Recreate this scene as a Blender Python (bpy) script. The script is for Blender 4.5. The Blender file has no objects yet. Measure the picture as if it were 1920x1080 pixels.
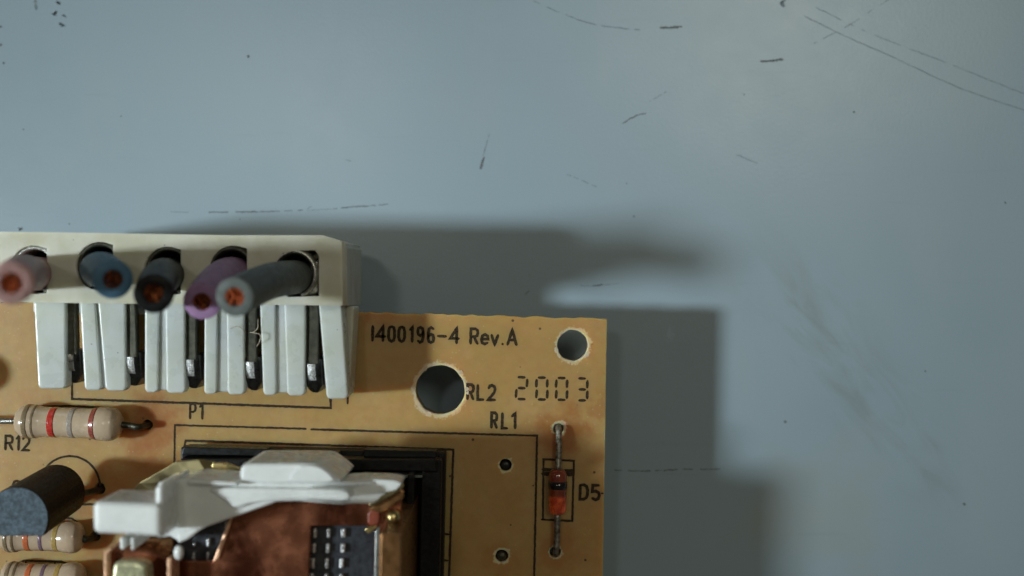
import bpy, bmesh, math, random
from mathutils import Vector, Matrix, noise
random.seed(7)
R = math.radians
sc = bpy.context.scene
col = sc.collection
# one unit is one millimetre
sc.unit_settings.system = 'METRIC'; sc.unit_settings.scale_length = 0.001

# ------------------------------------------------------------------ camera, world, lamps, exposure
DIST, BOARD, SC = 75.0, 7.0, 28.6            # camera above board, board face above table, photo pixels per mm at the board face
cam_d = bpy.data.cameras.new('camera'); cam = bpy.data.objects.new('camera', cam_d); col.objects.link(cam)
cam.location = (0, 0, BOARD + DIST)
cam_d.sensor_width = 36; cam_d.lens = 36 * DIST / (1920 / SC)
cam_d.clip_start = 1; cam_d.clip_end = 5000
cam_d.dof.use_dof = True; cam_d.dof.focus_distance = DIST - 1.0
cam_d.dof.aperture_fstop = cam_d.lens * 1e-3 / 1.4
cam_d.dof.aperture_blades = 0
sc.camera = cam

world = bpy.data.worlds.new("World"); sc.world = world; world.use_nodes = True
bg = world.node_tree.nodes['Background']
bg.inputs[0].default_value = (1.0, 0.85, 0.64, 1); bg.inputs[1].default_value = 0.050

def lamp(name, loc, target, size, power, colour, spread=180):
    d = bpy.data.lights.new(name, 'AREA'); d.shape = 'DISK'; d.size = size; d.energy = power; d.color = colour
    d.spread = R(spread)
    o = bpy.data.objects.new(name, d); col.objects.link(o); o.location = loc
    o.rotation_euler = (Vector(target) - Vector(loc)).to_track_quat('-Z', 'Y').to_euler()
    return o
lamp('window_lamp', (-189, -14.5, 160), (-9, 0, 7), 21, 18.9e3, (0.87, 0.98, 1.0), 35)
lamp('ceiling_lamp', (-62, 60, 300), (0, 0, 7), 22, 40e3, (1.0, 0.97, 0.84))
lamp('warm_ceiling_lamp', (87, 88, 300), (10, 10, 0), 85, 118e3, (1.0, 0.96, 0.76))

sc.view_settings.view_transform = 'Standard'; sc.view_settings.look = 'None'
sc.view_settings.gamma = 1; sc.view_settings.exposure = 0
sc.render.engine = 'CYCLES'
sc.cycles.use_denoising = True
sc.cycles.max_bounces = 6

# ------------------------------------------------------------------ helpers
def P(px, py, h=0.0):
    """point seen at photo pixel (px, py) that lies h mm above the board face"""
    k = (DIST - h) / DIST / SC
    return Vector(((px - 960) * k, -(py - 540) * k, BOARD + h))
TABLE = -BOARD

def link(name, me, mat=None, parent=None, smooth=False, bevel=0, label=None, kind=None, segs=2, angle=35):
    o = bpy.data.objects.new(name, me); col.objects.link(o)
    if mat and not me.materials:
        me.materials.append(mat)
    if parent: o.parent = parent
    if smooth:
        for p in me.polygons: p.use_smooth = True
    if bevel:
        m = o.modifiers.new('bevel', 'BEVEL'); m.width = bevel; m.segments = segs; m.limit_method = 'ANGLE'; m.angle_limit = R(angle)
        m.harden_normals = False
    if label: o['label'] = label
    if kind: o['kind'] = kind
    return o

def thing(o, label, cat, group=None):
    o['label'] = label; o['category'] = cat
    if group: o['group'] = group
    return o

def mesh_from(bm, name='shape'):
    bmesh.ops.recalc_face_normals(bm, faces=bm.faces)
    me = bpy.data.meshes.new(name); bm.to_mesh(me); bm.free(); return me

def prism_bm(bm, pts, z0, z1, pts0=None):
    """pts: xy list of the top outline, pts0 of the bottom one; z may be a list"""
    n = len(pts); pts0 = pts0 or pts
    zt = z1 if isinstance(z1, (list, tuple)) else [z1] * n
    zb = z0 if isinstance(z0, (list, tuple)) else [z0] * n
    t = [bm.verts.new((p[0], p[1], zt[i])) for i, p in enumerate(pts)]
    b = [bm.verts.new((p[0], p[1], zb[i])) for i, p in enumerate(pts0)]
    bm.faces.new(t); bm.faces.new(b[::-1])
    for i in range(n):
        j = (i + 1) % n
        bm.faces.new((t[i], b[i], b[j], t[j]))

def prism_px(px, h0, h1):
    """prism from an outline given in photo pixels at its upper face"""
    bm = bmesh.new()
    hs = h1 if isinstance(h1, (list, tuple)) else [h1] * len(px)
    pts = [P(a, b, hs[i]) for i, (a, b) in enumerate(px)]
    prism_bm(bm, pts, (BOARD + h0), [p.z for p in pts])
    return mesh_from(bm)

def smooth_poly(pts, it=2):
    for _ in range(it):
        q = []
        for i in range(len(pts)):
            a, b = Vector(pts[i]), Vector(pts[(i + 1) % len(pts)])
            q.append(tuple(a.lerp(b, .22))); q.append(tuple(a.lerp(b, .78)))
        pts = q
    return pts

def plate_with_holes(outline, holes, z0, z1):
    """flat piece with real holes: filled 2D curve, extruded, turned into a mesh"""
    cu = bpy.data.curves.new('outline', 'CURVE'); cu.dimensions = '2D'; cu.fill_mode = 'BOTH'
    cu.extrude = (z1 - z0) / 2
    for loop in [outline] + holes:
        s = cu.splines.new('POLY'); s.points.add(len(loop) - 1); s.use_cyclic_u = True
        for i, p in enumerate(loop): s.points[i].co = (p[0], p[1], 0, 1)
    o = bpy.data.objects.new('tmp', cu); col.objects.link(o)
    bpy.context.view_layer.update()
    me = bpy.data.meshes.new_from_object(o.evaluated_get(bpy.context.evaluated_depsgraph_get()))
    bpy.data.objects.remove(o); bpy.data.curves.remove(cu)
    me.transform(Matrix.Translation((0, 0, (z0 + z1) / 2)))
    bm = bmesh.new(); bm.from_mesh(me); bmesh.ops.remove_doubles(bm, verts=bm.verts, dist=1e-4)
    bmesh.ops.recalc_face_normals(bm, faces=bm.faces); bm.to_mesh(me); bm.free()
    me.materials.clear()
    return me

def circle(c, r, n=28, jit=0.0, seed=0, squash=1.0):
    out = []
    for i in range(n):
        a = 2 * math.pi * i / n
        rr = r * (1 + jit * noise.noise(Vector((math.cos(a) * 3 + seed, math.sin(a) * 3, seed * 1.7))))
        out.append((c[0] + rr * math.cos(a), c[1] + rr * squash * math.sin(a)))
    return out

def tube_bm(bm, path, radii, seg=14, cap=True):
    path = [Vector(p) for p in path]
    if not isinstance(radii, (list, tuple)): radii = [radii] * len(path)
    rings = []; up = None
    for i, p in enumerate(path):
        d = (path[min(i + 1, len(path) - 1)] - path[max(i - 1, 0)]).normalized()
        if up is None:
            up = d.orthogonal().normalized()
        up = (up - d * up.dot(d)).normalized(); s = d.cross(up)
        rings.append([bm.verts.new(p + (up * math.cos(2 * math.pi * k / seg) + s * math.sin(2 * math.pi * k / seg)) * radii[i]) for k in range(seg)])
    for a, b in zip(rings, rings[1:]):
        for k in range(seg):
            bm.faces.new((a[k], a[(k + 1) % seg], b[(k + 1) % seg], b[k]))
    if cap:
        bm.faces.new(rings[0][::-1]); bm.faces.new(rings[-1])
    return rings

def tube(path, radii, seg=14, cap=True):
    bm = bmesh.new(); tube_bm(bm, path, radii, seg, cap); return mesh_from(bm)

def spline(pts, n=10):
    pts = [Vector(p) for p in pts]; out = []
    ext = [pts[0] * 2 - pts[1]] + pts + [pts[-1] * 2 - pts[-2]]
    for i in range(1, len(ext) - 2):
        p0, p1, p2, p3 = ext[i - 1:i + 3]
        for k in range(n):
            t = k / n
            out.append(0.5 * ((2 * p1) + (p2 - p0) * t + (2 * p0 - 5 * p1 + 4 * p2 - p3) * t * t + (3 * p1 - p0 - 3 * p2 + p3) * t ** 3))
    out.append(pts[-1]); return out

def revolve(axis0, axis1, profile, seg=28):
    """profile: (t along the axis 0..1, radius)"""
    a, b = Vector(axis0), Vector(axis1)
    bm = bmesh.new(); tube_bm(bm, [a.lerp(b, t) for t, _ in profile], [r for _, r in profile], seg); return mesh_from(bm)

def ribbon_bm(bm, pts, w, z, step=0.25, rough=0.10, cap=True):
    """printed line: a mitred flat ribbon with slightly ragged edges, lying at height z"""
    pts = [Vector((p[0], p[1])) for p in pts]
    q = [pts[0]]
    for a, b in zip(pts, pts[1:]):
        n = max(1, int((b - a).length / step))
        for k in range(1, n + 1): q.append(a.lerp(b, k / n))
    L = []; Rr = []
    for i, p in enumerate(q):
        d0 = (p - q[i - 1]).normalized() if i else (q[1] - q[0]).normalized()
        d1 = (q[i + 1] - p).normalized() if i < len(q) - 1 else d0
        t = (d0 + d1); t = t.normalized() if t.length > 1e-6 else d1
        nrm = Vector((-t.y, t.x)); m = 1 / max(0.5, nrm.dot(Vector((-d0.y, d0.x))))
        a = w / 2 * m * (1 + rough * random.uniform(-1, 1)); b = w / 2 * m * (1 + rough * random.uniform(-1, 1))
        if i in (0, len(q) - 1) and cap: a *= .8; b *= .8
        L.append(bm.verts.new((*(p + nrm * a), z))); Rr.append(bm.verts.new((*(p - nrm * b), z)))
    for i in range(len(q) - 1):
        bm.faces.new((Rr[i], Rr[i + 1], L[i + 1], L[i]))
    if cap:
        d = (q[0] - q[1]).normalized() * w * .35; v = bm.verts.new((*(q[0] + d), z)); bm.faces.new((L[0], v, Rr[0]))
        d = (q[-1] - q[-2]).normalized() * w * .35; v = bm.verts.new((*(q[-1] + d), z)); bm.faces.new((Rr[-1], v, L[-1]))

# ------------------------------------------------------------------ materials
def nm(name):
    m = bpy.data.materials.new(name); m.use_nodes = True
    nt = m.node_tree; return m, nt, nt.nodes['Principled BSDF']
class G:
    """small node-building helper"""
    def __init__(s, nt): s.nt = nt; s.n = nt.nodes; s.l = nt.links; s.tc = s.n.new('ShaderNodeTexCoord').outputs['Object']
    def put(s, sock, v):
        if hasattr(v, 'is_linked') or isinstance(v, bpy.types.NodeSocket): s.l.new(v, sock)
        else: sock.default_value = v
    def noise(s, scale, detail=4, rough=.55, vec=None, out=0, dist=0):
        n = s.n.new('ShaderNodeTexNoise'); n.inputs['Scale'].default_value = scale; n.inputs['Detail'].default_value = detail
        n.inputs['Roughness'].default_value = rough; n.inputs['Distortion'].default_value = dist
        s.l.new(vec or s.tc, n.inputs['Vector']); return n.outputs[out]
    def vor(s, scale, vec=None):
        n = s.n.new('ShaderNodeTexVoronoi'); n.inputs['Scale'].default_value = scale; s.l.new(vec or s.tc, n.inputs['Vector']); return n.outputs
    def math(s, op, a, b=0.0, c=0.0, clamp=False):
        n = s.n.new('ShaderNodeMath'); n.operation = op; n.use_clamp = clamp
        s.put(n.inputs[0], a); s.put(n.inputs[1], b); s.put(n.inputs[2], c); return n.outputs[0]
    def ramp(s, v, a, b, lo=0.0, hi=1.0, smooth=True):
        n = s.n.new('ShaderNodeMapRange'); n.interpolation_type = 'SMOOTHSTEP' if smooth else 'LINEAR'
        s.put(n.inputs[0], v); n.inputs[1].default_value = a; n.inputs[2].default_value = b; n.inputs[3].default_value = lo; n.inputs[4].default_value = hi
        return n.outputs[0]
    def mix(s, f, a, b, mode='MIX'):
        n = s.n.new('ShaderNodeMix'); n.data_type = 'RGBA'; n.blend_type = mode
        s.put(n.inputs[0], f)
        for sock, v in ((n.inputs[6], a), (n.inputs[7], b)):
            if isinstance(v, tuple): v = (*v, 1) if len(v) == 3 else v
            s.put(sock, v)
        return n.outputs[2]
    def dist(s, c):
        n = s.n.new('ShaderNodeVectorMath'); n.operation = 'DISTANCE'; s.l.new(s.tc, n.inputs[0]); n.inputs[1].default_value = c; return n.outputs['Value']
    def mapping(s, rot=(0, 0, 0), scale=(1, 1, 1), loc=(0, 0, 0)):
        n = s.n.new('ShaderNodeMapping'); s.l.new(s.tc, n.inputs[0]); n.inputs['Rotation'].default_value = rot
        n.inputs['Scale'].default_value = scale; n.inputs['Location'].default_value = loc; return n.outputs[0]
    def bump(s, bsdf, h, strength=.3, distance=.05):
        n = s.n.new('ShaderNodeBump'); n.inputs['Strength'].default_value = strength; n.inputs['Distance'].default_value = distance
        s.l.new(h, n.inputs['Height']); s.l.new(n.outputs[0], bsdf.inputs['Normal'])

def mat(name, c, rough=.5, metal=0, var=.12, scale=3, bump=.1, spec=.5, sss=0, sssr=(1, .9, .7), coat=0, speck=0, c2=None, rvar=.1):
    m, nt, b = nm(name); g = G(nt)
    n1 = g.noise(scale, 5); dark = tuple(x * (1 - 2.2 * var) for x in c)
    cc = g.mix(g.ramp(n1, .3, .7), c2 or dark, c)
    if speck:
        v = g.vor(1.3); n2 = g.noise(.9, 2)
        f = g.math('MULTIPLY', g.ramp(v[0], speck * .5, speck, 1, 0), g.ramp(n2, .5, .56))
        cc = g.mix(f, cc, (.09, .08, .06))
    nt.links.new(cc, b.inputs['Base Color'])
    g.put(b.inputs['Roughness'], g.ramp(g.noise(scale * 2.3, 4), .3, .7, max(.02, rough - rvar), min(1, rough + rvar)))
    b.inputs['Metallic'].default_value = metal; b.inputs['Specular IOR Level'].default_value = spec
    if sss:
        b.inputs['Subsurface Weight'].default_value = sss; b.inputs['Subsurface Radius'].default_value = sssr; b.inputs['Subsurface Scale'].default_value = 1.0
    if coat: b.inputs['Coat Weight'].default_value = coat; b.inputs['Coat Roughness'].default_value = .08
    if bump: g.bump(b, g.noise(scale * 4, 6, .65), bump, .05)
    return m

M = {}
M['nylon'] = mat('nylon', (.60, .60, .52), .38, var=.05, c2=(.50, .49, .38), scale=.45, bump=.12, sss=.65, sssr=(1.0, 1.0, .8), speck=.09)
M['nylon2'] = mat('header_nylon', (.53, .57, .57), .32, var=.04, c2=(.49, .52, .47), scale=.45, bump=.10, sss=.7, sssr=(1.1, 1.1, 1.0), speck=.08)
M['shade_and_grime'] = mat('shade_and_grime', (.22, .22, .15), .7, var=.3, scale=2.2, bump=.5)  # pocket crumbs, and the shade painted on the cavity floor
M['ink'] = mat('ink', (.016, .011, .007), .75, scale=11, bump=.3, spec=.15, c2=(.075, .05, .025))
M['tin'] = mat('tin', (.52, .52, .50), .33, 1, var=.15, scale=3, bump=.3)
M['tin_dark'] = mat('dull_tin', (.085, .085, .065), .42, .75, var=.2, scale=3, bump=.35)
M['solder'] = mat('solder', (.78, .80, .82), .28, .45, var=.25, scale=5, bump=.9)  # pale and half diffuse, carries the shine painted on the pin bends
M['black'] = mat('black_plastic', (.008, .009, .010), .38, var=.2, scale=2, bump=.1, spec=.3)
M['epoxy'] = mat('black_epoxy', (.010, .008, .007), .5, var=.2, scale=3, bump=.06, spec=.25)
M['epoxy_top'] = mat('scuffed_epoxy', (.075, .115, .155), .65, var=.3, scale=4, bump=.4, spec=.4)
M['white'] = mat('white_plastic', (.78, .81, .81), .3, var=.04, scale=.5, bump=.07, speck=.06, sss=.25, sssr=(.6, .6, .55))
M['brass'] = mat('brass', (.60, .48, .22), .3, 1, var=.10, scale=.6, bump=.03)
M['copper_wire'] = mat('copper_strand', (.50, .15, .05), .3, .85, var=.3, scale=5, bump=.2)
M['bright_strand'] = mat('bright_copper_strand', (.72, .17, .055), .3, .7, var=.25, scale=5, bump=.2)
M['steel'] = mat('grey_steel', (.32, .36, .36), .35, .8, var=.12, scale=2, bump=.1)
M['orange'] = mat('orange_lacquer', (.26, .05, .02), .5, var=.2, scale=2, bump=.1)
M['cream'] = mat('contact_pad', (.62, .62, .40), .3, .5, var=.08, scale=1, bump=.1)
M['lint'] = mat('lint', (.55, .47, .36), .8, var=.2, scale=3, bump=0)
M['panel'] = mat('dark_panel', (.045, .05, .062), .35, .2, var=.2, scale=1.5, bump=.2)
M['peg'] = mat('peg_metal', (.55, .57, .60), .3, .8, var=.2, scale=6, bump=.5)

def make_copper():
    m, nt, b = nm('copper_plate'); g = G(nt)
    n = g.noise(.28, 4, .5, vec=g.mapping((0, 0, R(35)), (1, .45, 1)), dist=.6); n2 = g.noise(1.1, 4, .55)
    c = g.mix(g.ramp(n, .38, .66), (.12, .033, .016), (.52, .20, .11))  # dark and bright mottling paints reflections and highlights into the copper
    c = g.mix(g.ramp(n2, .6, .78, 0, .22), c, (.60, .28, .17))
    nt.links.new(c, b.inputs['Base Color']); b.inputs['Metallic'].default_value = .85
    g.put(b.inputs['Roughness'], g.ramp(n2, .3, .7, .18, .34))
    g.bump(b, g.noise(.5, 3, .5), .22, .3)
    return m
M['copper'] = make_copper()

def make_board():
    m, nt, b = nm('board_laminate'); g = G(nt)
    base = g.mix(g.ramp(g.noise(.11, 3), .35, .65), (.45, .28, .095), (.50, .32, .125))
    base = g.mix(g.ramp(g.noise(.45, 6, .65, dist=.6), .5, .72, 0, .4), base, (.52, .36, .17))
    base = g.mix(g.ramp(g.noise(1.6, 5, .6), .35, .7, 0, .38), base, (.39, .225, .07))
    base = g.mix(g.ramp(g.noise(2.2, 2, .5, vec=g.mapping((0, 0, R(-2)), (.35, 9, 1))), .4, .7, 0, .10), base, (.50, .29, .13))
    # brown halos round the soldered holes and a few other spots
    wob = g.ramp(g.noise(.9, 3), .3, .7, -.7, .7, smooth=False)
    for (px, py), r, s in HALOS:
        d = g.math('ADD', g.dist(P(px, py)), wob)
        base = g.mix(g.ramp(d, .5, r, s, 0), base, (.36, .13, .03))
    # torn pale laminate at the rim of drilled holes
    wob2 = g.ramp(g.noise(3.2, 4, .7), .3, .7, -.16, .16, smooth=False)
    for (px, py), r, w in RIMS:
        d = g.math('ADD', g.dist(P(px, py)), wob2)
        base = g.mix(g.ramp(d, r + w * .4, r + w, .85, 0), base, (.66, .55, .38))
    v = g.vor(.75); f = g.math('MULTIPLY', g.ramp(v[0], .05, .085, 1, 0), g.ramp(g.noise(.5, 2), .5, .54))
    base = g.mix(f, base, (.10, .055, .03))
    v = g.vor(2.6); f = g.math('MULTIPLY', g.ramp(v[0], .10, .17, .55, 0), g.ramp(g.noise(.35, 2), .47, .56))
    base = g.mix(g.math('MULTIPLY', f, .45), base, (.66, .55, .38))
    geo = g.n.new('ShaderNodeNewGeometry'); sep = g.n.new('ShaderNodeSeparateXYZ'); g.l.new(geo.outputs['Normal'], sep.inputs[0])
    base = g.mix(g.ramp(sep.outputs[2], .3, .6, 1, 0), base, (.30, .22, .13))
    nt.links.new(base, b.inputs['Base Color'])
    g.put(b.inputs['Roughness'], g.ramp(g.noise(1.1, 4), .3, .7, .36, .5))
    b.inputs['Specular IOR Level'].default_value = .4
    b.inputs['Subsurface Weight'].default_value = .8; b.inputs['Subsurface Radius'].default_value = (2.4, .8, .2); b.inputs['Subsurface Scale'].default_value = 1
    g.bump(b, g.noise(5, 5, .6), .12, .05)
    return m
HOLES = [((825, 731), 1.62, 60, .035), ((1073.5, 648), 1.02, 44, .05), ((948, 872), .42, 18, .12), ((941, 1043), .44, 18, .12),
         ((1047, 804), .36, 18, .15), ((1041, 1035), .38, 18, .15), ((276, 797), .36, 18, .15), ((186, 917), .42, 18, .15),
         ((318, 912), .40, 18, .1), ((178, 1006), .36, 18, .1)]
HALOS = [((282, 800), 2.8, .95), ((1050, 815), 2.6, .8), ((190, 925), 2.6, .6), ((300, 905), 3.6, .7), ((60, 765), 1.6, .3),
          ((1041, 1030), 2.2, .5), ((941, 1043), 1.6, .3), ((700, 590), 2.0, .3), ((178, 1006), 2.0, .5), ((1131, 770), 1.2, .4), ((220, 1080), 2.2, .6)]
RIMS = [((825, 731), 1.62, .32), ((1074, 648), 1.02, .24), ((948, 872), .42, .12), ((941, 1043), .44, .14), ((1049, 803), .36, .24), ((1041, 1035), .38, .12)]
M['board'] = make_board()

def make_table():
    m, nt, b = nm('table_laminate'); g = G(nt)
    c = g.mix(g.ramp(g.noise(.035, 3), .35, .65), (.285, .378, .45), (.31, .405, .472))
    c = g.mix(g.ramp(g.noise(9, 3, .7), .4, .65, 0, .13), c, (.22, .30, .35))
    # greasy smudges running across the table right of the board
    lo = P(1440, 500, TABLE); hi = P(1760, 900, TABLE); mid = (lo + hi) / 2; ang = math.atan2(hi.y - lo.y, hi.x - lo.x)
    mp = g.n.new('ShaderNodeMapping'); mp.vector_type = 'TEXTURE'; g.l.new(g.tc, mp.inputs[0])
    mp.inputs['Location'].default_value = (mid.x, mid.y, 0); mp.inputs['Rotation'].default_value = (0, 0, ang); mp.inputs['Scale'].default_value = (1, 1, 1)
    sp = g.n.new('ShaderNodeSeparateXYZ'); g.l.new(mp.outputs[0], sp.inputs[0])
    band = g.math('MULTIPLY', g.ramp(g.math('ABSOLUTE', sp.outputs[1]), .3, 4.6, 1, 0), g.ramp(g.math('ABSOLUTE', sp.outputs[0]), 5, 15, 1, 0))
    st = g.n.new('ShaderNodeMapping'); g.l.new(mp.outputs[0], st.inputs[0]); st.inputs['Scale'].default_value = (.28, 1, 1)
    sm = g.ramp(g.noise(.55, 6, .62, vec=st.outputs[0], dist=.8), .40, .72)
    c = g.mix(g.math('MULTIPLY', g.math('MULTIPLY', band, sm), .55), c, (.20, .24, .23))
    pd = g.math('ADD', g.dist(P(1540, 960, TABLE)), g.ramp(g.noise(.25, 4), .3, .7, -2, 2, smooth=False))
    c = g.mix(g.ramp(pd, 1, 6.5, .55, 0), c, (.33, .37, .36))
    wide = g.ramp(g.noise(.16, 4, .6, vec=g.mapping((0, 0, R(40)), (1, .4, 1))), .5, .72, 0, .18)
    c = g.mix(wide, c, (.36, .42, .42))
    sc_ = g.ramp(g.noise(1.4, 5, .6, vec=g.mapping((0, 0, R(-24)), (.06, 1, 1)), dist=.3), .62, .74, 0, .16)
    c = g.mix(sc_, c, (.20, .26, .30))
    v = g.vor(.22); f = g.math('MULTIPLY', g.ramp(v[0], .018, .03, .8, 0), g.ramp(g.noise(.12, 2), .5, .54)); c = g.mix(f, c, (.12, .13, .14))
    nt.links.new(c, b.inputs['Base Color'])
    g.put(b.inputs['Roughness'], g.ramp(g.noise(.5, 6, .65), .3, .7, .285, .315)); b.inputs['Specular IOR Level'].default_value = .55
    g.bump(b, g.noise(4.5, 5, .6), .16, .06)
    return m
M['table'] = make_table()
M['pencil'] = mat('pencil_mark', (.14, .165, .175), .6, var=.2, scale=6, bump=0)
M['faint'] = mat('faint_scratch', (.225, .29, .335), .6, var=.15, scale=4, bump=0)

# ------------------------------------------------------------------ table
bm = bmesh.new(); bmesh.ops.create_grid(bm, x_segments=8, y_segments=8, size=700)
table = link('table', mesh_from(bm), M['table'], kind='structure')

def mark(pts, w, m, rough=.5, gaps=0, name='pencil_mark', label=None):
    """thin stroke on the table; gaps leaves pieces out as a worn stroke has"""
    W = [P(x, y, TABLE) for x, y in pts]
    q = spline([(p.x, p.y, 0) for p in W], 10) if len(W) > 2 else [W[0].lerp(W[1], k / 14) for k in range(15)]
    bm = bmesh.new(); run = []
    for i, p in enumerate(q):
        if gaps and random.random() < gaps and len(run) > 1:
            ribbon_bm(bm, run, w, .008, .2, rough); run = []
            continue
        run.append((p.x + random.uniform(-1, 1) * .02, p.y + random.uniform(-1, 1) * .02))
    if len(run) > 1: ribbon_bm(bm, run, w, .008, .2, rough)
    return link(name, mesh_from(bm), m, table, label=label)
pc, ft = M['pencil'], M['faint']
mark([(320, 397), (354, 398)], .05, ft)
mark([(391, 398), (428, 398)], .08, pc)
mark([(442, 397), (484, 397)], .08, pc)
mark([(486, 397), (520, 396), (568, 394)], .055, pc, gaps=.15)
mark([(576, 395), (600, 393), (625, 392)], .04, ft)
mark([(576, 392), (584, 387)], .05, ft)
mark([(626, 391), (660, 388), (690, 386)], .07, pc, gaps=.1)
mark([(692, 386), (728, 383)], .05, pc, gaps=.1)
mark([(901, 317), (904, 306), (908, 295)], .14, pc)
mark([(906, 292), (912, 270), (918, 250)], .06, ft, gaps=.2)
mark([(1238, 52), (1255, 52), (1278, 50)], .14, M['pencil'], .6)
mark([(1426, 115), (1440, 114), (1468, 112)], .14, M['pencil'], .6)
mark([(1167, 232), (1190, 218), (1212, 212)], .07, pc)
mark([(1218, 190), (1250, 172)], .06, ft, gaps=.2)
mark([(1000, 2), (1060, 28), (1110, 45), (1150, 51), (1200, 56)], .07, ft, gaps=.08)
mark([(1508, 30), (1590, 70), (1680, 110), (1760, 148), (1840, 180), (1925, 208)], .055, ft, gaps=.03)
mark([(1530, 14), (1600, 48), (1680, 82), (1760, 112), (1830, 140), (1925, 178)], .045, ft, gaps=.04)
mark([(1525, 82), (1590, 48), (1665, 0)], .05, ft, gaps=.12)
mark([(1063, 327), (1090, 338), (1118, 350)], .06, ft, gaps=.15)
mark([(1380, 290), (1420, 306)], .05, ft)
mark([(1112, 536), (1130, 534)], .08, pc)
mark([(1088, 535), (1106, 536), (1160, 532)], .04, ft, gaps=.15)
mark([(985, 552), (992, 545)], .07, ft)
mark([(1152, 881), (1200, 883), (1240, 882)], .07, pc, gaps=.15)
mark([(1244, 882), (1280, 880), (1350, 880)], .07, pc, gaps=.12)
mark([(66, 0), (68, 18)], .18, ft)
mark([(101, 27), (106, 22)], .16, ft); mark([(113, 44), (120, 49)], .16, ft); mark([(107, 3), (112, 7)], .14, ft); mark([(118, 28), (124, 33)], .10, ft)
mark([(35, 427), (38, 431), (41, 427)], .09, pc); mark([(648, 300), (658, 302)], .05, ft)
mark([(1466, 2), (1468, 12)], .25, ft)
for x, y, r in [(466, 106, .10), (44, 243, .06), (227, 218, .05), (7, 118, .08), (1, 84, .12), (1, 50, .1), (1395, 177, .05), (1175, 344, .06), (1601, 210, .07), (1735, 696, .07), (1885, 380, .07), (1808, 945, .1), (450, 411, .04), (130, 420, .05)]:
    c = P(x, y, TABLE); bm = bmesh.new(); vs = [bm.verts.new((p[0], p[1], .008)) for p in circle(c, r, 9, .6, x)]; bm.faces.new(vs)
    link('ink_dot', mesh_from(bm), pc, table)

# ------------------------------------------------------------------ circuit board
TLx = -420
def edge_line(a, b, n, jit, h=0):
    A, B = P(*a, h), P(*b, h); out = []
    for i in range(n):
        t = i / n; p = A.lerp(B, t); nrm = Vector((-(B - A).y, (B - A).x, 0)).normalized()
        out.append(tuple((p + nrm * (noise.noise(p * 1.9) + .5 * noise.noise(p * 6)) * jit)[:2]))
    return out
outline = (edge_line((TLx, 555), (1138, 598), 260, .11) + edge_line((1138, 598), (1122, 1560), 60, .03)
           + edge_line((1122, 1560), (TLx, 1560), 6, 0) + edge_line((TLx, 1560), (TLx, 555), 6, 0))
hl = [circle(P(*c), r, n, j, i * 3.1) for i, (c, r, n, j) in enumerate(HOLES)]
board = link('circuit_board', plate_with_holes(outline, hl, BOARD - 1.6, BOARD), M['board'])
thing(board, 'tan printed circuit board with black lettering and soldered components, lying on the pale table', 'circuit board')

def part(name, me, m, parent=board, **k): return link(name, me, m, parent, **k)

# burr flakes round the big holes
for (px, py), r, n in (((825, 731), 1.66, 15), ((1074, 648), 1.04, 9)):
    M.setdefault('burr', mat('burr', (.66, .56, .40), .6, var=.1, scale=3, bump=.3))
    for i in range(n):
        bm = bmesh.new(); a = random.uniform(0, 6.28); c = P(px, py) + Vector((math.cos(a), math.sin(a), 0)) * (r + random.uniform(.02, .16))
        rr = random.uniform(.05, .15); ps = circle(c, rr, 6, .8, i * 2.3 + px)
        prism_bm(bm, ps, BOARD - .02, BOARD + random.uniform(.03, .08))
        part('hole_burr', mesh_from(bm), M['burr'])

# ---- printed legend: stroke letters
SH = {
 'I': [[(.5, 0), (.5, 1)]], '1': [[(.0, .2), (.62, .0), (.62, 1)]],
 '4': [[(.72, 1), (.72, 0), (.0, .68), (1, .68)]],
 '0': [[(.5, 0), (.15, .08), (0, .3), (0, .7), (.15, .92), (.5, 1), (.85, .92), (1, .7), (1, .3), (.85, .08), (.5, 0)]],
 '9': [[(.95, .3), (.8, .48), (.5, .56), (.15, .47), (.02, .28), (.15, .08), (.5, 0), (.85, .08), (.98, .3), (.98, .65), (.8, .92), (.45, 1), (.08, .9)]],
 '6': [[(.92, .1), (.5, 0), (.18, .1), (.02, .38), (.02, .72), (.18, .93), (.5, 1), (.85, .92), (.98, .72), (.85, .5), (.5, .44), (.15, .52), (.04, .66)]],
 '-': [[(0, .55), (1, .55)]],
 'R': [[(0, 1), (0, 0), (.65, 0), (.95, .1), (1, .27), (.9, .45), (.6, .52), (.06, .52)], [(.5, .56), (1, 1)]],
 'P': [[(0, 1), (0, 0), (.65, 0), (.95, .12), (1, .28), (.9, .45), (.6, .54), (.06, .54)]],
 'e': [[(.05, .66), (.97, .66), (.9, .45), (.5, .35), (.12, .45), (0, .68), (.12, .92), (.5, 1), (.92, .9)]],
 'v': [[(0, .36), (.5, 1), (1, .36)]], '.': [[(.45, .93), (.55, .99)]],
 'A': [[(0, 1), (.5, 0), (1, 1)], [(.2, .67), (.8, .67)]],
 'L': [[(0, 0), (0, 1), (1, 1)]],
 '2': [[(.03, .22), (.18, .05), (.5, 0), (.85, .08), (.97, .27), (.85, .48), (0, 1), (1, 1)]],
 'D': [[(0, 0), (0, 1), (.5, 1), (.85, .88), (1, .62), (1, .36), (.85, .1), (.5, 0), (.06, 0)]],
 '5': [[(.95, 0), (.1, 0), (.04, .45), (.5, .4), (.88, .5), (1, .7), (.86, .92), (.5, 1), (.03, .9)]],
 'Q': [[(.5, 0), (.15, .08), (0, .3), (0, .7), (.15, .92), (.5, 1), (.85, .92), (1, .7), (1, .3), (.85, .08), (.5, 0)], [(.6, .7), (1, 1.05)]],
}
SLOPE = math.tan(R(1.7))
zc = [0]
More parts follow.
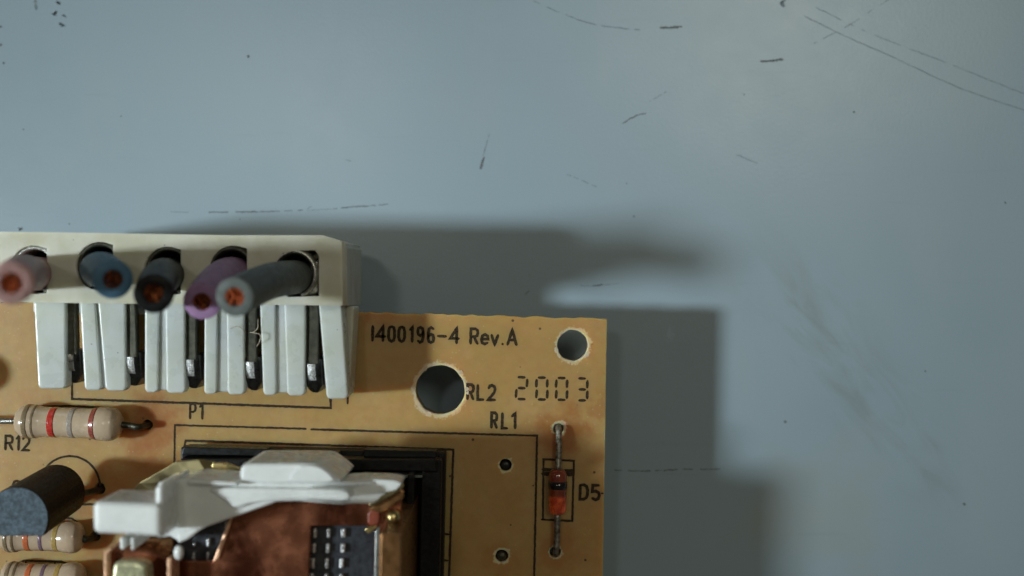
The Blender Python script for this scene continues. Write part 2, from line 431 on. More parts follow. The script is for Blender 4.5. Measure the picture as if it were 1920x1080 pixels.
def legend(chars, ytop, hgt, x0, w=4.6, label=None):
    for ch, xa, xb in chars:
        bm = bmesh.new()
        for st in SH[ch]:
            zc[0] += 1; z = BOARD + .010 + .003 * (zc[0] % 3)
            q = []
            for u, v in st:
                x = xa + u * (xb - xa) - v * hgt * .02; y = ytop + v * hgt + (x - x0) * SLOPE
                p = P(x, y); q.append((p.x, p.y))
            ribbon_bm(bm, q, w * 1.22 / SC, z, .12, .13)
        part('printed_letter', mesh_from(bm), M['ink'])
legend([('I', 697, 701), ('4', 707, 723), ('0', 729, 740), ('0', 748, 759), ('1', 769, 776), ('9', 783, 794), ('6', 803, 814), ('-', 821, 837), ('4', 845, 861),
        ('R', 883, 896), ('e', 903, 916), ('v', 922, 934), ('.', 940, 946), ('A', 952, 969)], 611, 28, 699)
legend([('R', 877, 888), ('L', 896, 907), ('2', 916, 929)], 721, 27.5, 877)
legend([('R', 922, 932), ('L', 942, 952), ('1', 960, 970)], 774, 28, 922)
legend([('D', 1088, 1102), ('5', 1110, 1124)], 909, 27, 1088)
legend([('R', 11, 24), ('1', 31, 38), ('2', 43, 56)], 817, 26, 11, w=4.2)
legend([('P', 357, 367), ('1', 375, 383)], 757, 28, 357, w=3.8)
legend([('Q', 25, 38), ('2', 46, 58)], 901, 26, 25, w=4.0)
# the stencilled date 2003: separate little bars
SEG = {'a': ((.22, 0), (.78, 0)), 'b': ((.98, .10), (.94, .42)), 'c': ((.98, .58), (.94, .92)), 'd': ((.22, 1), (.78, 1)), 'e': ((.06, .58), (.02, .92)), 'f': ((.06, .10), (.02, .42)), 'g': ((.24, .5), (.78, .5))}
for xa, xb, segs in ((967, 989, 'abged'), (1005, 1027, 'abcdef'), (1042, 1064, 'abcdef'), (1081, 1102, 'abgcd')):
    bm = bmesh.new()
    for s in segs:
        q = []
        for u, v in SEG[s]:
            x = xa + u * (xb - xa); y = 707 + v * 41 + (x - 967) * SLOPE * .7; p = P(x, y); q.append((p.x, p.y))
        ribbon_bm(bm, q, 5.4 / SC, BOARD + .012, .12, .12)
    part('printed_digit', mesh_from(bm), M['ink'])

def line(*pts, w=3.4, z=.010):
    bm = bmesh.new(); ribbon_bm(bm, [P(x, y)[:2] for x, y in pts], w * 1.15 / SC, BOARD + z, .15, .2)
    return part('printed_line', mesh_from(bm), M['ink'])
line((135, 715), (135, 748), (620, 765), (620, 742), w=4)
line((653, 640), (652, 757), w=3.6)
line((327, 870), (328, 797), (574, 804), w=3.4); line((583, 805), (1007, 817), (999, 1200), w=3.6)
line((343, 850), (348, 826), (850, 843), (838, 1200), w=3.8)
line((842, 1002), (829, 1001), (828, 1050), (840, 1051), w=3.4, z=.014)
line((1018, 975), (1019, 861), (1076, 864), (1073, 977), (1015, 974), w=3.6)
line((1017, 880), (1076, 883), w=5, z=.016)
line((1017, 888), (1030, 888), w=7, z=.014); line((1062, 889), (1075, 889), w=7, z=.014)
line((52, 763), (130, 761), (198, 765), (216, 775), (226, 790), (228, 806), (216, 818), w=3.6)
line((70, 770), (110, 768), w=3.2, z=.014)
arc = [(131 + 57 * math.cos(a), 914 - 59 * math.sin(a)) for a in [R(t) for t in range(-5, 186, 8)]]
line(*arc, w=3.6)
line((186, 946), (60, 944), w=3.6, z=.016)
line((100, 968), (135, 972), (152, 985), (158, 1005), (148, 1022), w=3.4)
line((28, 1058), (45, 1051), (115, 1053), (140, 1062), (152, 1080), (156, 1100), w=3.8)
line((49, 1053), (48, 1062), w=3.2, z=.016); line((103, 1055), (102, 1066), w=3.4, z=.016); line((128, 1058), (128, 1068), w=3.2, z=.016)
line((1127, 925), (1131, 925), w=3)

c = P(-112, 705, 0)
cap = part('unseen_shadow_caster', revolve((c.x, c.y, BOARD + .1), (c.x, c.y, BOARD + 3.5), [(0, 1.15), (.06, 1.25), (.9, 1.25), (1, 1.1)]), M['epoxy'], smooth=False, bevel=.05)  # added outside the view, only to cast its shadow onto the board
# ---- stubs sunk in the holes, two black and one tin
def stub(px, py, r=.3, h=-.25, m='tin_dark'):
    c = P(px, py, h); bm = bmesh.new()
    tube_bm(bm, [(c.x, c.y, BOARD - 2.4), (c.x, c.y, c.z - .12), (c.x, c.y, c.z)], [r, r, r * .6], 10)
    return part('hole_stub', mesh_from(bm), M[m], smooth=True)
stub(948, 873, .40, -.5, 'black'); stub(941, 1043, .34, -.15); stub(318, 912, .4, -.5, 'black')

# ---- resistors
def resistor(a, b, h, r, bands, la, lb, label):
    """a, b: pixel ends of the body; la, lb: pixel points where the leads end"""
    A, B = P(*a, h), P(*b, h); L = (B - A).length
    prof = [(0, r * .28), (.008, r * .5), (.03, r * .78), (.07, r * .96), (.12, r * 1.04), (.19, r * 1.02), (.26, r * .92), (.5, r * .9), (.72, r * .92), (.79, r * 1.02), (.87, r * 1.04), (.93, r * .97), (.97, r * .78), (.992, r * .5), (1, r * .28)]
    rp = []
    for i in range(len(prof) - 1):
        for k in range(3):
            t = k / 3; rp.append((prof[i][0] + (prof[i + 1][0] - prof[i][0]) * t, prof[i][1] + (prof[i + 1][1] - prof[i][1]) * t))
    rp.append(prof[-1])
    o = part('resistor', revolve(A, B, rp), M['resistor'], smooth=True, label=label)
    def rad(t):
        for (t0, r0), (t1, r1) in zip(rp, rp[1:]):
            if t0 <= t <= t1: return r0 + (r1 - r0) * (t - t0) / (t1 - t0 + 1e-9)
        return r * .3
    for t, wd, m in bands:
        ts = [t - wd / 2 + wd * k / 4 for k in range(5)]
        part('colour_band', revolve(A, B, [(x, rad(x) + .015) for x in ts]), m, o, smooth=True)
    d = (B - A).normalized()
    for e, q, s in ((A, la, -1), (B, lb, 1)):
        hole = P(*q, 0)
        mid = Vector((hole.x, hole.y, e.z)) - d * s * .25
        pts = spline([e - d * s * .1, e.lerp(mid, .6), mid, Vector((hole.x, hole.y, BOARD + .2)), Vector((hole.x, hole.y, BOARD - 2.2))], 6)
        part('lead', tube(pts, .21, 12), M['tin_dark'] if s > 0 else M['tin'], o, smooth=True)
        c = pts[-1]
    return o
M['resistor'] = mat('resistor_lacquer', (.52, .40, .285), .22, var=.05, scale=1, bump=.05, coat=.5)
def band(n, c): return mat(n, c, .25, var=.08, scale=3, bump=.03, coat=.4)
BR, RD, GY, MR, OR, VI, GD = band('olive_band', (.23, .17, .10)), band('red_band', (.50, .04, .03)), band('grey_band', (.36, .31, .27)), band('maroon_band', (.28, .07, .05)), band('orange_band', (.60, .16, .06)), band('violet_band', (.20, .13, .17)), band('gold_band', (.45, .31, .10))
resistor((30, 789), (229, 796), 1.1, 1.06, [(.13, .045, BR), (.20, .02, BR), (.37, .06, RD), (.55, .05, GY), (.755, .05, MR)], (-40, 786), (277, 797), 'beige resistor with a red and a maroon band, nearest the connector')
resistor((2, 1005), (157, 1008), 1.0, .98, [(.12, .05, BR), (.20, .03, BR), (.36, .065, OR), (.53, .045, VI), (.70, .06, GD)], (-60, 1003), (178, 1006), 'beige resistor with an orange band, half under the black transistor')
resistor((4, 1082), (160, 1085), 1.0, .98, [(.12, .05, BR), (.20, .03, BR), (.36, .065, OR), (.53, .045, VI), (.70, .06, GD)], (-60, 1080), (188, 1090), 'beige resistor cut by the lower edge of the photo')

# ---- transistor: half-round can standing on three leads
cx, cy = P(32, 972, 7.6).x, P(32, 972, 7.6).y
r = 1.86
def dshape(r, cx, cy, f=.56):
    a0 = math.asin(-f); n = 26
    return [(cx + r * math.cos(a0 + (math.pi - 2 * a0) * i / n), cy + r * math.sin(a0 + (math.pi - 2 * a0) * i / n)) for i in range(n + 1)]
bx, by = P(106, 924, 2.7).x, P(106, 924, 2.7).y
bm = bmesh.new(); prism_bm(bm, dshape(r, cx, cy), BOARD + 2.6, BOARD + 7.6, dshape(r * .96, bx, by))
tr = part('transistor', mesh_from(bm), M['epoxy'], bevel=.06, label='black half-round transistor with scuffed grey end')
bm = bmesh.new(); prism_bm(bm, dshape(r * .972, cx, cy, .55), BOARD + 7.595, BOARD + 7.615)
part('end_face', mesh_from(bm), M['epoxy_top'], tr)
for dx, hole in ((1.05, (186, 917)), (0, (128, 944)), (-1.05, (70, 930))):
    hp = P(*hole)
    part('lead', tube(spline([(bx + dx, by - .2, BOARD + 2.8), (bx + dx * 1.15, by - .2, BOARD + 1.9), (hp.x, hp.y, BOARD + .4), (hp.x, hp.y, BOARD - 2)], 6), .22, 8), M['tin_dark'], tr, smooth=True)

# ---- glass diode
def diode():
    h = .72; A, B = P(1046, 879, h), P(1045, 965, h); r = .60
    m, nt, b = nm('diode_glass'); g = G(nt)
    sep = g.n.new('ShaderNodeSeparateXYZ'); g.l.new(g.tc, sep.inputs[0])
    n = g.noise(1.6, 3, .6)
    c = g.mix(g.ramp(n, .42, .60), (.48, .06, .02), (.85, .15, .045))
    c = g.mix(g.math('MULTIPLY', g.ramp(sep.outputs[1], P(0, 934, h).y, P(0, 926, h).y), .8), c, (.10, .03, .02))
    nt.links.new(c, b.inputs['Base Color']); b.inputs['Roughness'].default_value = .12; b.inputs['Coat Weight'].default_value = .8; b.inputs['Coat Roughness'].default_value = .05
    b.inputs['Subsurface Weight'].default_value = .4; b.inputs['Subsurface Radius'].default_value = (.6, .1, .04); b.inputs['Subsurface Scale'].default_value = 1
    prof = [(0, .22), (.02, .40), (.06, .52), (.12, r), (.3, r * .97), (.5, r), (.7, r * .97), (.88, r), (.94, .54), (.98, .42), (1, .22)]
    o = part('diode', revolve(A, B, prof), m, smooth=True, label='small orange-red glass diode with a black band')
    part('black_band', revolve(A, B, [(.26, r * .9), (.27, r * 1.03), (.35, r * 1.05), (.43, r * 1.03), (.44, r * .9)]), M['ink_gloss'], o, smooth=True)
    d = (B - A).normalized()
    for e, q, s in ((A, (1047, 803), -1), (B, (1042, 1036), 1)):
        hp = P(*q); mid = Vector((hp.x, hp.y, BOARD + .55)) - d * s * .2
        part('lead', tube(spline([e - d * s * .05, e.lerp(mid, .5) + Vector((.03, 0, 0)), mid, Vector((hp.x, hp.y + .05 * -s, BOARD + .1)), Vector((hp.x, hp.y, BOARD - 2))], 7), .21, 12), M['lead_dirty'], o, smooth=True)
M['ink_gloss'] = mat('black_gloss', (.012, .010, .012), .2, var=.2, scale=3, bump=.05, coat=.4)
M['lead_dirty'] = mat('worn_lead', (.42, .40, .35), .38, .8, scale=3.2, bump=.6, c2=(.10, .09, .07))
diode()

# ---- pin header with its white ribs
HH = 4.0
def rib_px(x0t, x1t, x0b, x1b, yt, yb, h, name='rib', parent=None, h0=2.2, m='nylon2'):
    q = [(x0t, yt), (x1t, yt), (x1b, yb - 5), (x1b - 5, yb), (x0b + 5, yb), (x0b, yb - 5)]
    return link(name, prism_px(q, h0, h), M[m], parent, bevel=.26, segs=4)
bm = bmesh.new()
a, b = P(64, 586, 1.2), P(655, 596, 1.2)
prism_bm(bm, [(a.x, a.y), (b.x, b.y), (b.x, b.y + 1.0), (a.x, a.y + 1.0)], BOARD + .05, BOARD + 1.4)
header = part('pin_header', mesh_from(bm), M['nylon2'], bevel=.1, label='white right-angled pin header at the board edge')
# end pieces and the channelled pieces between the pins (thick channel floor with two raised ribs)
rib_px(63, 122, 71, 123, 566, 729, HH + .2, 'end_block', header, 3.1)
pieces = [(149, 178, 158, 190, 183, 235, 197, 236), (271, 298, 271, 296, 309, 346, 311, 347), (383, 408, 382, 406, 424, 458, 426, 458), (487, 516, 493, 518, 532, 573, 538, 571)]
yb = [732, 736, 739, 741]
for i, (a0, a1, b0, b1, c0, c1, d0, d1) in enumerate(pieces):
    f = rib_px(a0 + 6, c1 - 4, b0 + 4, d1 - 4, 566, yb[i] - 4, HH - .22, 'channel', header, 3.0)
    rib_px(a0, a1, b0, b1, 566, yb[i], HH, 'rib', header, 3.0); rib_px(c0, c1, d0, d1, 566, yb[i] + 1, HH, 'rib', header, 3.0)
rib_px(597, 640, 612, 652, 566, 748, HH + .3, 'end_block', header, 1.2)
# right flank of the end block, standing lower and leaning out
q = [(641, 572), (664, 575), (655, 735), (644, 746)]
link('end_flank', prism_px(q, .05, 2.6), M['nylon'], header, bevel=.12)

pins = [(134, 570, 136, 712), (246, 570, 249, 717), (360, 570, 361, 722), (473, 570, 474, 726), (590, 570, 589, 730)]
for i, (xt, yt, xb, yb_) in enumerate(pins):
    h = 3.75; bm = bmesh.new()
    w = 9.5; xt -= 2; xb -= 2
    # straight square pin, then the bend and the foot going down into the board
    prism_bm(bm, [P(xt - w, yt - 6, h)[:2], P(xt + w, yt - 6, h)[:2], P(xb + w, yb_ - 46, h)[:2], P(xb - w, yb_ - 46, h)[:2]], BOARD + h - .65, BOARD + h)
    pin = part('pin', mesh_from(bm), M['tin_dark'], header, bevel=.07)
    bm = bmesh.new()
    q = [(xb - 13, yb_ - 56), (xb + 17, yb_ - 57), (xb + 18, yb_ - 8), (xb + 9, yb_ + 7), (xb - 1, yb_ + 6), (xb - 7, yb_ + 2), (xb - 14, yb_ - 9), (xb - 12, yb_ - 18)]
    hs = [h + .05, h - .3, h - .6, h - .9, h - .9, h - .8, h - .5, h - .2]
    pts = [P(x, y, k) for (x, y), k in zip(q, hs)]
    prism_bm(bm, pts, BOARD - .2, [p.z for p in pts])
    part('pin_elbow', mesh_from(bm), M['epoxy_pin'] if 'epoxy_pin' in M else M.setdefault('epoxy_pin', mat('dark_pin', (.05, .05, .05), .35, .5, var=.2, scale=3, bump=.4)), pin, bevel=.1)
    c = P(xb - 3, yb_ - 32, h + .02); bm = bmesh.new()
    L, W = (.52, .25)
    rows = 9; prev = None
    for k in range(rows):
        t = k / (rows - 1); y = c.y + L - 2 * L * t; z = c.z + .06 - .42 * max(0, t - .25) ** 1.7
        ring = [bm.verts.new((c.x + u * W * (1 + .12 * random.uniform(-1, 1)), y, z + (.10 * (1 - u * u)) + random.uniform(-.02, .02))) for u in (-1, -.6, 0, .6, 1)]
        if prev:
            for j in range(4): bm.faces.new((prev[j], prev[j + 1], ring[j + 1], ring[j]))
        prev = ring
    part('painted_shine', mesh_from(bm), M['solder'] if i else M['tin'], pin, smooth=True)  # pale patch painted as the shine on the bend

# ------------------------------------------------------------------ wire plug
PH = 5.6
def cell(cx_, cy_):
    """wire opening: round on the left, square on the right"""
    out = []
    for k in range(13):
        a = R(80 + 200 * k / 12); out.append((cx_ + 45 * math.cos(a), cy_ - 46 * math.sin(a)))
    out += [(cx_ + 26, cy_ + 43), (cx_ + 26, cy_ - 40)]
    return out
cells = [(62, 506), (186, 499), (313, 508), (437, 506)]
h_ = []
for c in cells: h_.append([P(x, y, PH)[:2] for x, y in cell(*c)])
# the last opening is wider: metal collar on the left, dirty pocket on the right
h_.append([P(x, y, PH)[:2] for x, y in [(555, 470), (530, 474), (515, 495), (512, 520), (520, 545), (540, 557), (598, 555), (598, 480), (590, 468)]])
ol = [P(x, y, PH)[:2] for x, y in [(-30, 434), (200, 437), (430, 441), (604, 441), (641, 452), (642, 573), (420, 571), (200, 569), (-30, 566)]]
plug = link('wire_plug', plate_with_holes(ol, h_, 4.2, BOARD + PH), M['nylon'])
thing(plug, 'white nylon wire plug with five cut wires, pushed onto the header at the board edge', 'wire plug')
# side flange standing out of the right end
bm = bmesh.new()
q = [P(640, 452, PH), P(641, 573, PH)]
tp = [(q[0].x, q[0].y), (q[0].x + .05, q[0].y), (q[1].x + .05, q[1].y), (q[1].x, q[1].y)]
q2 = [P(676, 466, 0), P(676, 583, 0)]
prism_bm(bm, [(q[0].x - .02, q[0].y - .02), (q[0].x + .12, q[0].y - .35), (q[1].x + .10, q[1].y - .05), (q[1].x, q[1].y + .02)], 4.3, BOARD + PH - 1.6,
         [(q[0].x - .02, q[0].y - .02), (q[0].x + .14, q[0].y - .3), (q[1].x + .12, q[1].y - .1), (q[1].x, q[1].y + .02)])
link('end_flange', mesh_from(bm), M['nylon'], plug, bevel=.1)
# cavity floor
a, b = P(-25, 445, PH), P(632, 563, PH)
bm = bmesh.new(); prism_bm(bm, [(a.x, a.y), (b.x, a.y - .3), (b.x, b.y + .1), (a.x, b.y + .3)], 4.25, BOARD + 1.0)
link('cavity_floor', mesh_from(bm), M['shade_and_grime'], plug)  # nylon floor coloured olive-dark, the shade of the openings painted in
bm = bmesh.new(); prism_bm(bm, [(a.x, a.y - .2), (b.x - 1.3, a.y - .5), (b.x - 1.3, b.y + .4), (a.x, b.y + .5)], .02, 4.2)
link('lower_body', mesh_from(bm), M['nylon'], plug, bevel=.2)
# raised rim along the back of the last pocket and dirty crumbs inside
bm = bmesh.new()
for i in range(26):
    p = P(random.uniform(576, 600), random.uniform(478, 556), PH - 1.2); rr = random.uniform(.12, .32)
    prism_bm(bm, circle(p, rr, 7, .9, i * 1.9), BOARD + 1, p.z - random.uniform(0, 1.6))
link('pocket_grime', mesh_from(bm), M['shade_and_grime'], plug)
for qq, hh in (([(580, 492), (596, 488), (595, 518), (584, 520)], PH - .5), ([(582, 526), (596, 524), (595, 550), (576, 553)], PH - .7)):
    link('terminal_tab', prism_px(qq, PH - 2.6, hh), M['tin'], plug, bevel=.15)

wires = [  # base px, end px, end height, colour, name
    ((62, 513), (22, 531), 21, (.44, .27, .26), 'pink'), ((185, 506), (212, 524), 14.5, (.085, .19, .30), 'blue'),
    ((312, 515), (288, 551), 15, (.006, .006, .007), 'black'), ((430, 514), (379, 566), 12.5, (.33, .20, .36), 'purple'),
    ((548, 520), (440, 557), 15.5, (.105, .12, .115), 'grey')]
for i, (b_, e_, hh, c, nme) in enumerate(wires):
    B0 = P(*b_, PH - 3.5); B0.x = P(*b_, PH).x; B0.y = P(*b_, PH).y; B1 = P(*b_, PH + .3); E = P(*e_, hh)
    mid = B1.lerp(E, .45) + Vector((0, .2, .3))
    path = spline([B0, B1, mid, E], 9)
    rw = 1.03
    m = mat(nme + '_insulation', c, .55, var=.10, scale=1.5, bump=.12, spec=.22, sss=.15, sssr=tuple(x + .1 for x in c))
    bm = bmesh.new(); rings = tube_bm(bm, path, rw, 26, cap=False)
    d = (path[-1] - path[-2]).normalized()
    # cut end: rounded lip, flat ring, then a bore that holds the strands
    rim = rings[-1]
    inner = []
    cpt = path[-1]
    for k, (f, dz) in enumerate(((.97, .02), (.50, .03), (.47, -.5))):
        rg = []
        for v in rim:
            off = (v.co - cpt); rg.append(bm.verts.new(cpt + off * f + d * (dz + (random.uniform(-.02, .02) if k < 2 else 0))))
        inner.append(rg)
    prev = rim
    for rg in inner:
        for k in range(26): bm.faces.new((prev[k], prev[(k + 1) % 26], rg[(k + 1) % 26], rg[k]))
        prev = rg
    bm.faces.new(prev)
    w = link('wire', mesh_from(bm), m, plug, smooth=True, bevel=.07, segs=3, angle=60, label=nme + ' insulated wire with a cut copper end')
    # strands
    bm = bmesh.new(); u = d.orthogonal().normalized(); s = d.cross(u)
    spots = [(0, 0)] + [(.19, k * 60) for k in range(6)] + [(.385, k * 30 + 12) for k in range(12)]
    for rr, ang in spots:
        rr *= 1.12
        o_ = u * rr * math.cos(R(ang)) + s * rr * math.sin(R(ang))
        top = cpt + o_ + d * random.uniform(-.25, .08) + (u * random.uniform(-1, 1) + s * random.uniform(-1, 1)) * .02
        tube_bm(bm, [cpt + o_ - d * .7, top - d * .04, top], [.098, .098, .05], 8)
    link('copper_strands', mesh_from(bm), M['copper_wire'] if i in (1, 2, 3) else M['bright_strand'], w, smooth=False)
    # metal crimp collar round the wire, a C open to the left-hand slot
    cxy = P(b_[0] + 3, b_[1] - 7, PH - .2)
    n = 22; ring_o = []; ring_i = []
    bm = bmesh.new(); vs = []
    for k in range(n + 1):
        a = R(-65 + 310 * k / n) if i != 4 else R(-70 + 300 * k / n)
        vs.append([bm.verts.new((cxy.x + q_ * math.cos(a) + .02, cxy.y + q_ * 1.06 * math.sin(a), z)) for q_, z in ((1.42, BOARD + PH - 2.8), (1.42, BOARD + PH - .3), (1.36, BOARD + PH - .1), (1.20, BOARD + PH - .1), (1.13, BOARD + PH - .3), (1.13, BOARD + PH - 2.8))])
    for p0, p1 in zip(vs, vs[1:]):
        for k in range(5): bm.faces.new((p0[k], p0[k + 1], p1[k + 1], p1[k]))
    link('crimp_collar', mesh_from(bm), M['tin'] if i in (0, 4) else M['tin_dark'], plug, smooth=True)

# ------------------------------------------------------------------ relay
relay = link('relay', prism_px([(338, 838), (836, 848), (824, 1400), (330, 1400)], .02, 1.2), M['black'], board, bevel=.15, label='open relay with black base, white actuator and copper plate')
def slope(q, e=0): return [11.6 + e - 2.2 * min(1, max(0, (x - 650) / 105)) for x, y in q]
def rp(name, q, h0, h1, m, bevel=.08, it=0, label=None, segs=2):
    if it: q = smooth_poly(q, it)
    return link(name, prism_px(q, h0, h1), M[m], relay, bevel=bevel, label=label, segs=segs, angle=50)
rp('base_wall', [(338, 860), (818, 862), (818, 885), (338, 875)], 1.2, 3.0, 'black')
rp('base_ledge', [(345, 838), (500, 842), (500, 855), (340, 853)], .8, 2.2, 'black', .05)
rp('base_ledge', [(520, 852), (630, 853), (630, 863), (520, 862)], 1.2, 3.3, 'black', .05)
rp('base_ledge', [(682, 843), (818, 846), (818, 858), (682, 857)], .8, 2.0, 'black', .05)
rp('base_wall', [(790, 862), (828, 862), (818, 1400), (780, 1400)], 1.2, 2.6, 'black')
rp('base_wall', [(764, 890), (776, 890), (768, 1400), (756, 1400)], 1.2, 4.5, 'black')
rp('contact_rail', [(636, 892), (792, 891), (792, 896), (636, 898)], 1.2, 3.4, 'steel', .03)
rp('contact_rail', [(646, 899), (685, 899), (685, 905), (646, 905)], 1.2, 4.0, 'brass', .03)
# coil body under the plate
bm = bmesh.new(); a = P(300, 985, 7.5); b = P(730, 985, 7.5)
prism_bm(bm, [(a.x, a.y), (b.x, b.y), (b.x, b.y - 16), (a.x, b.y - 16)], BOARD + 1.2, BOARD + 7.5)
link('coil_body', mesh_from(bm), M['black'], relay, bevel=.2)
# copper plate with a window and a slanted notch
PL = 9.6
ol = [P(x, y, PL)[:2] for x, y in [(432, 968), (470, 952), (560, 930), (700, 936), (752, 925), (752, 1000), (748, 1300), (198, 1300), (318, 1070), (318, 1062), (338, 1052), (398, 1053), (412, 1030)]]
win = [P(x, y, PL)[:2] for x, y in [(582, 986), (690, 986), (703, 996), (697, 1280), (570, 1280)]]
link('copper_plate', plate_with_holes(ol, [win], BOARD + PL - .7, BOARD + PL), M['copper'], relay, bevel=.05)
rp('plate_edge_glint', [(433, 964), (438, 966), (409, 1049), (399, 1053)], PL - .6, PL + .18, 'copper_glint' if 'copper_glint' in M else M.setdefault('copper_glint', mat('copper_highlight', (.92, .56, .36), .3, .35, var=.08, scale=1, bump=.1)).name and 'copper_glint', .05)  # strip of paler copper paints the highlight along this edge
# dark panels with raised pegs
def panel(q, h, pegs):
    o = rp('dark_panel', q, 7.0, h, 'panel', .05)
    for (x, y, w, l) in pegs:
        e = prism_px([(x - w, y - l), (x + w, y - l), (x + w - .6, y + l), (x - w - .6, y + l)], h - .1, h + .28)
        link('peg', e, M['peg'], relay, bevel=.06)
pg = []
for ci, x in enumerate((590, 616, 644)):
    for k in range(9):
        pg.append((x - k * 1.7 + random.uniform(-.4, .4), 1000 + k * 28.5, 3.6 if ci < 2 else 4.2, 9.5 + random.uniform(-1, .6)))
panel([(566, 975), (712, 975), (704, 1290), (556, 1290)], 8.6, pg)
panel([(325, 1000), (440, 930), (445, 1075), (325, 1075)], 8.4, [(390, 1018, 3.4, 8), (364, 1022, 2.6, 4), (363, 1043, 3.2, 7), (389, 1042, 3.2, 6), (424, 985, 3.2, 7)])
# right end: brass frame, lacquered square, screw, steel strip
rp('frame_strip', [(713, 1000), (753, 1000), (748, 1300), (706, 1300)], 1.3, 12.9, 'frame_brown' if M.setdefault('frame_brown', mat('tarnished_copper', (.26, .13, .05), .35, .7, var=.15, scale=1, bump=.15)) else '', .08)
rp('steel_strip', [(704, 988), (712, 988), (706, 1300), (697, 1300)], PL - .5, PL + .05, 'steel', .04)
rp('brass_arm', [(706, 944), (750, 916), (757, 922), (757, 934), (716, 962), (690, 956)], PL - .1, PL + .35, 'frame_brown', .08)
rp('brass_arm', [(690, 945), (744, 913), (756, 908), (756, 916), (712, 944), (696, 952)], PL + .2, PL + .7, 'brass_dull' if M.setdefault('brass_dull', mat('dull_brass', (.30, .25, .13), .34, .95, var=.12, scale=.35, bump=.03)) else '', .06)
rp('lacquered_pad', [(690, 956), (712, 955), (711, 984), (688, 986)], PL + .05, PL + .3, 'orange', .08, 1)
s0 = P(737, 969, PL + .1); s1 = P(737, 969, PL + .9)
screw = link('screw', revolve(s0, s1, [(0, .42), (.5, .42), (.8, .36), (1, .2)], 18), M['brass'], relay, smooth=True)
rp('gold_clip', [(682, 992), (702, 984), (706, 990), (690, 1003)], PL - .2, PL + .2, 'brass', .05, 1)
# white actuator: rear ridge, main arm, raised end block
AR = [(295, 905), (352, 897), (450, 903), (588, 906), (640, 905), (700, 903), (755, 905), (752, 913), (736, 926), (700, 944), (640, 945), (560, 940), (520, 941), (472, 958), (425, 975), (388, 988), (352, 1006), (330, 1013), (318, 1006), (300, 1010)]
rp('actuator_arm', AR, 8.4, slope(AR), 'white', .22, 0, segs=3)
rp('actuator_ridge', smooth_poly([(449, 908), (449, 880), (457, 869), (500, 869), (560, 869), (600, 870), (624, 886), (648, 908)], 1), 6.5, 11.9, 'white', .3, 0, segs=4)
rp('actuator_dome', smooth_poly([(540, 905), (546, 888), (560, 876), (580, 872), (602, 877), (618, 889), (632, 905)], 2), 6.5, 12.1, 'white', .18, 0, segs=4)
rp('actuator_ridge', smooth_poly([(575, 908), (660, 898), (735, 900), (756, 906), (740, 922), (660, 930), (580, 926)], 1), 8.0, 10.4, 'white', .2, 0, segs=3)
RB = smooth_poly([(380, 914), (560, 916), (640, 918), (655, 926), (660, 940), (560, 936), (470, 944), (440, 955), (420, 935)], 1)
rp('actuator_rib', RB, 9.5, slope(RB, .45), 'white', .3, 0, segs=3)
rp('actuator_block', [(172, 941), (240, 943), (302, 946), (303, 1008), (240, 1004), (173, 1001)], 10.5, 14.6, 'white', .35, 0, segs=4)
rp('actuator_web', [(290, 912), (306, 906), (306, 1009), (290, 1009)], 9.0, 14.2, 'white', .3, 0, segs=3)
rp('actuator_web', [(352, 898), (445, 905), (445, 912), (352, 908)], 8.5, 12.3, 'white', .15, 0, segs=3)
# brass leaf spring running down to the board
def strip(name, secs, th, m):
    bm = bmesh.new(); prev = None
    for (ax, ay, ah), (bx_, by_, bh) in secs:
        a, b = P(ax, ay, ah), P(bx_, by_, bh); dz = Vector((0, 0, th))
        ring = [bm.verts.new(a), bm.verts.new(b), bm.verts.new(b - dz), bm.verts.new(a - dz)]
        if prev:
            for k in range(4): bm.faces.new((prev[k], prev[(k + 1) % 4], ring[(k + 1) % 4], ring[k]))
        else: bm.faces.new(ring)
        prev = ring
    bm.faces.new(prev[::-1]); return link(name, mesh_from(bm), M[m], relay, bevel=.05)
strip('leaf_spring', [((246, 921, 6), (248, 934, 6)), ((262, 905, 7), (300, 934, 7)), ((330, 866, 8), (360, 905, 8)), ((372, 862, 8.2), (392, 893, 8.2)), ((400, 866, 7), (412, 887, 7))], .3, 'brass_dull')
strip('leaf_tip', [((398, 868, 8.4), (395, 888, 8.4)), ((425, 868, 8.4), (425, 890, 8.4)), ((455, 880, 8), (452, 888, 8))], .3, 'brass')
strip('spring_foot', [((244, 922, 6.6), (244, 930, 6.6)), ((282, 922, 6.9), (282, 930, 6.9))], 1.4, 'brass')
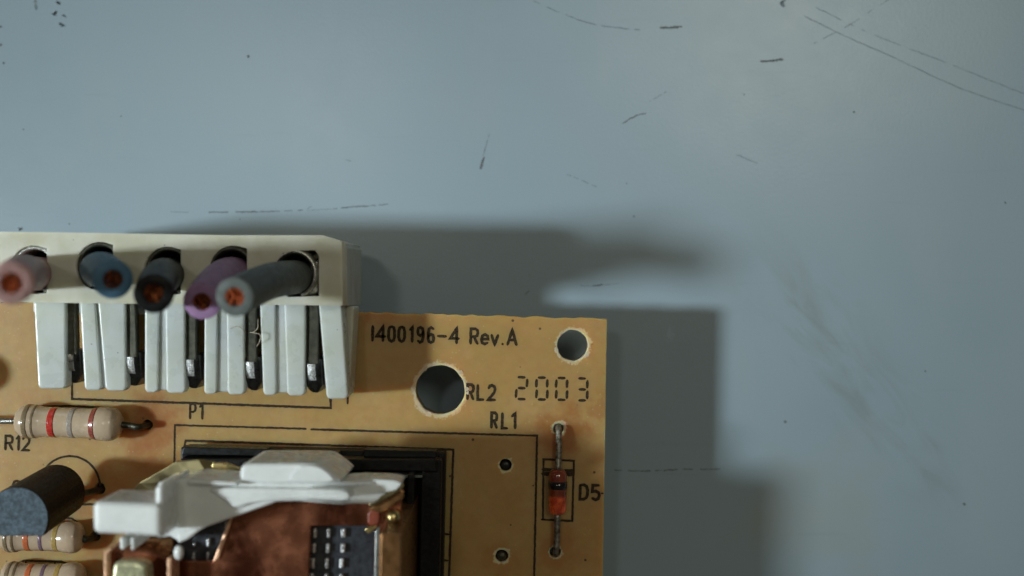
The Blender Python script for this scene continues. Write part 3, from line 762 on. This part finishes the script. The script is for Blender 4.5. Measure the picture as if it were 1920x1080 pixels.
# lower-left armature frame, pad and pegs
rp('armature_frame', [(198, 1033), (212, 1028), (235, 1032), (262, 1033), (290, 1038), (318, 1048), (322, 1300), (196, 1300)], 7, 10.6, 'copper', .15)
rp('edge_glint', [(194, 1034), (206, 1028), (208, 1032), (201, 1040), (200, 1300), (193, 1300)], 7, 11.2, 'copper_glint', .06)  # frame edges in the pale copper too, as painted highlights
rp('edge_glint', [(313, 1046), (321, 1048), (320, 1300), (311, 1300)], 9, 11.2, 'copper_glint', .06)
rp('contact_pad', [(208, 1058), (222, 1053), (262, 1054), (276, 1066), (280, 1200), (204, 1200)], 10.4, 11.8, 'cream', .35, 1, segs=3)
rp('white_peg', [(223, 1008), (233, 1008), (233, 1031), (224, 1031)], 9, 12, 'white', .12)
rp('pale_peg', [(244, 1008), (251, 1008), (251, 1032), (245, 1032)], 9, 12, 'white', .1)
rp('rear_plate', [(246, 1010), (325, 1000), (325, 1056), (262, 1034), (246, 1030)], 7, 9.2, 'frame_brown', .1)
p = P(335, 1036, 11.5)
bm = bmesh.new(); bmesh.ops.create_icosphere(bm, subdivisions=3, radius=.33, matrix=Matrix.Translation(p) @ Matrix.Diagonal((.85, 1.25, .8, 1)))
link('glare_blob', mesh_from(bm), M['white'], relay, smooth=True)  # solder blob in plain white, painting the glare on it
rp('white_tab', [(331, 1000), (362, 992), (378, 992), (352, 1012), (332, 1020)], 10, 11.8, 'white', .15, 0)

# ------------------------------------------------------------------ lint thread caught on the pin
pts = [(468, 677, 2.9), (478, 655, 3.4), (487, 640, 4.3), (488, 628, 4.4), (476, 624, 4.2), (462, 622, 3.2)]
pts2 = [(484, 598, 4.2), (483, 615, 4.2), (476, 622, 4.0), (464, 626, 3.2), (458, 620, 4.3), (446, 612, 4.3), (432, 616, 4.3)]
bm = bmesh.new()
for q in (pts, pts2): tube_bm(bm, spline([P(*p) for p in q], 8), .028, 6)
lint = link('lint_thread', mesh_from(bm), M['lint'], smooth=True)
thing(lint, 'thin pale curling thread of lint caught over a pin of the white header', 'thread')
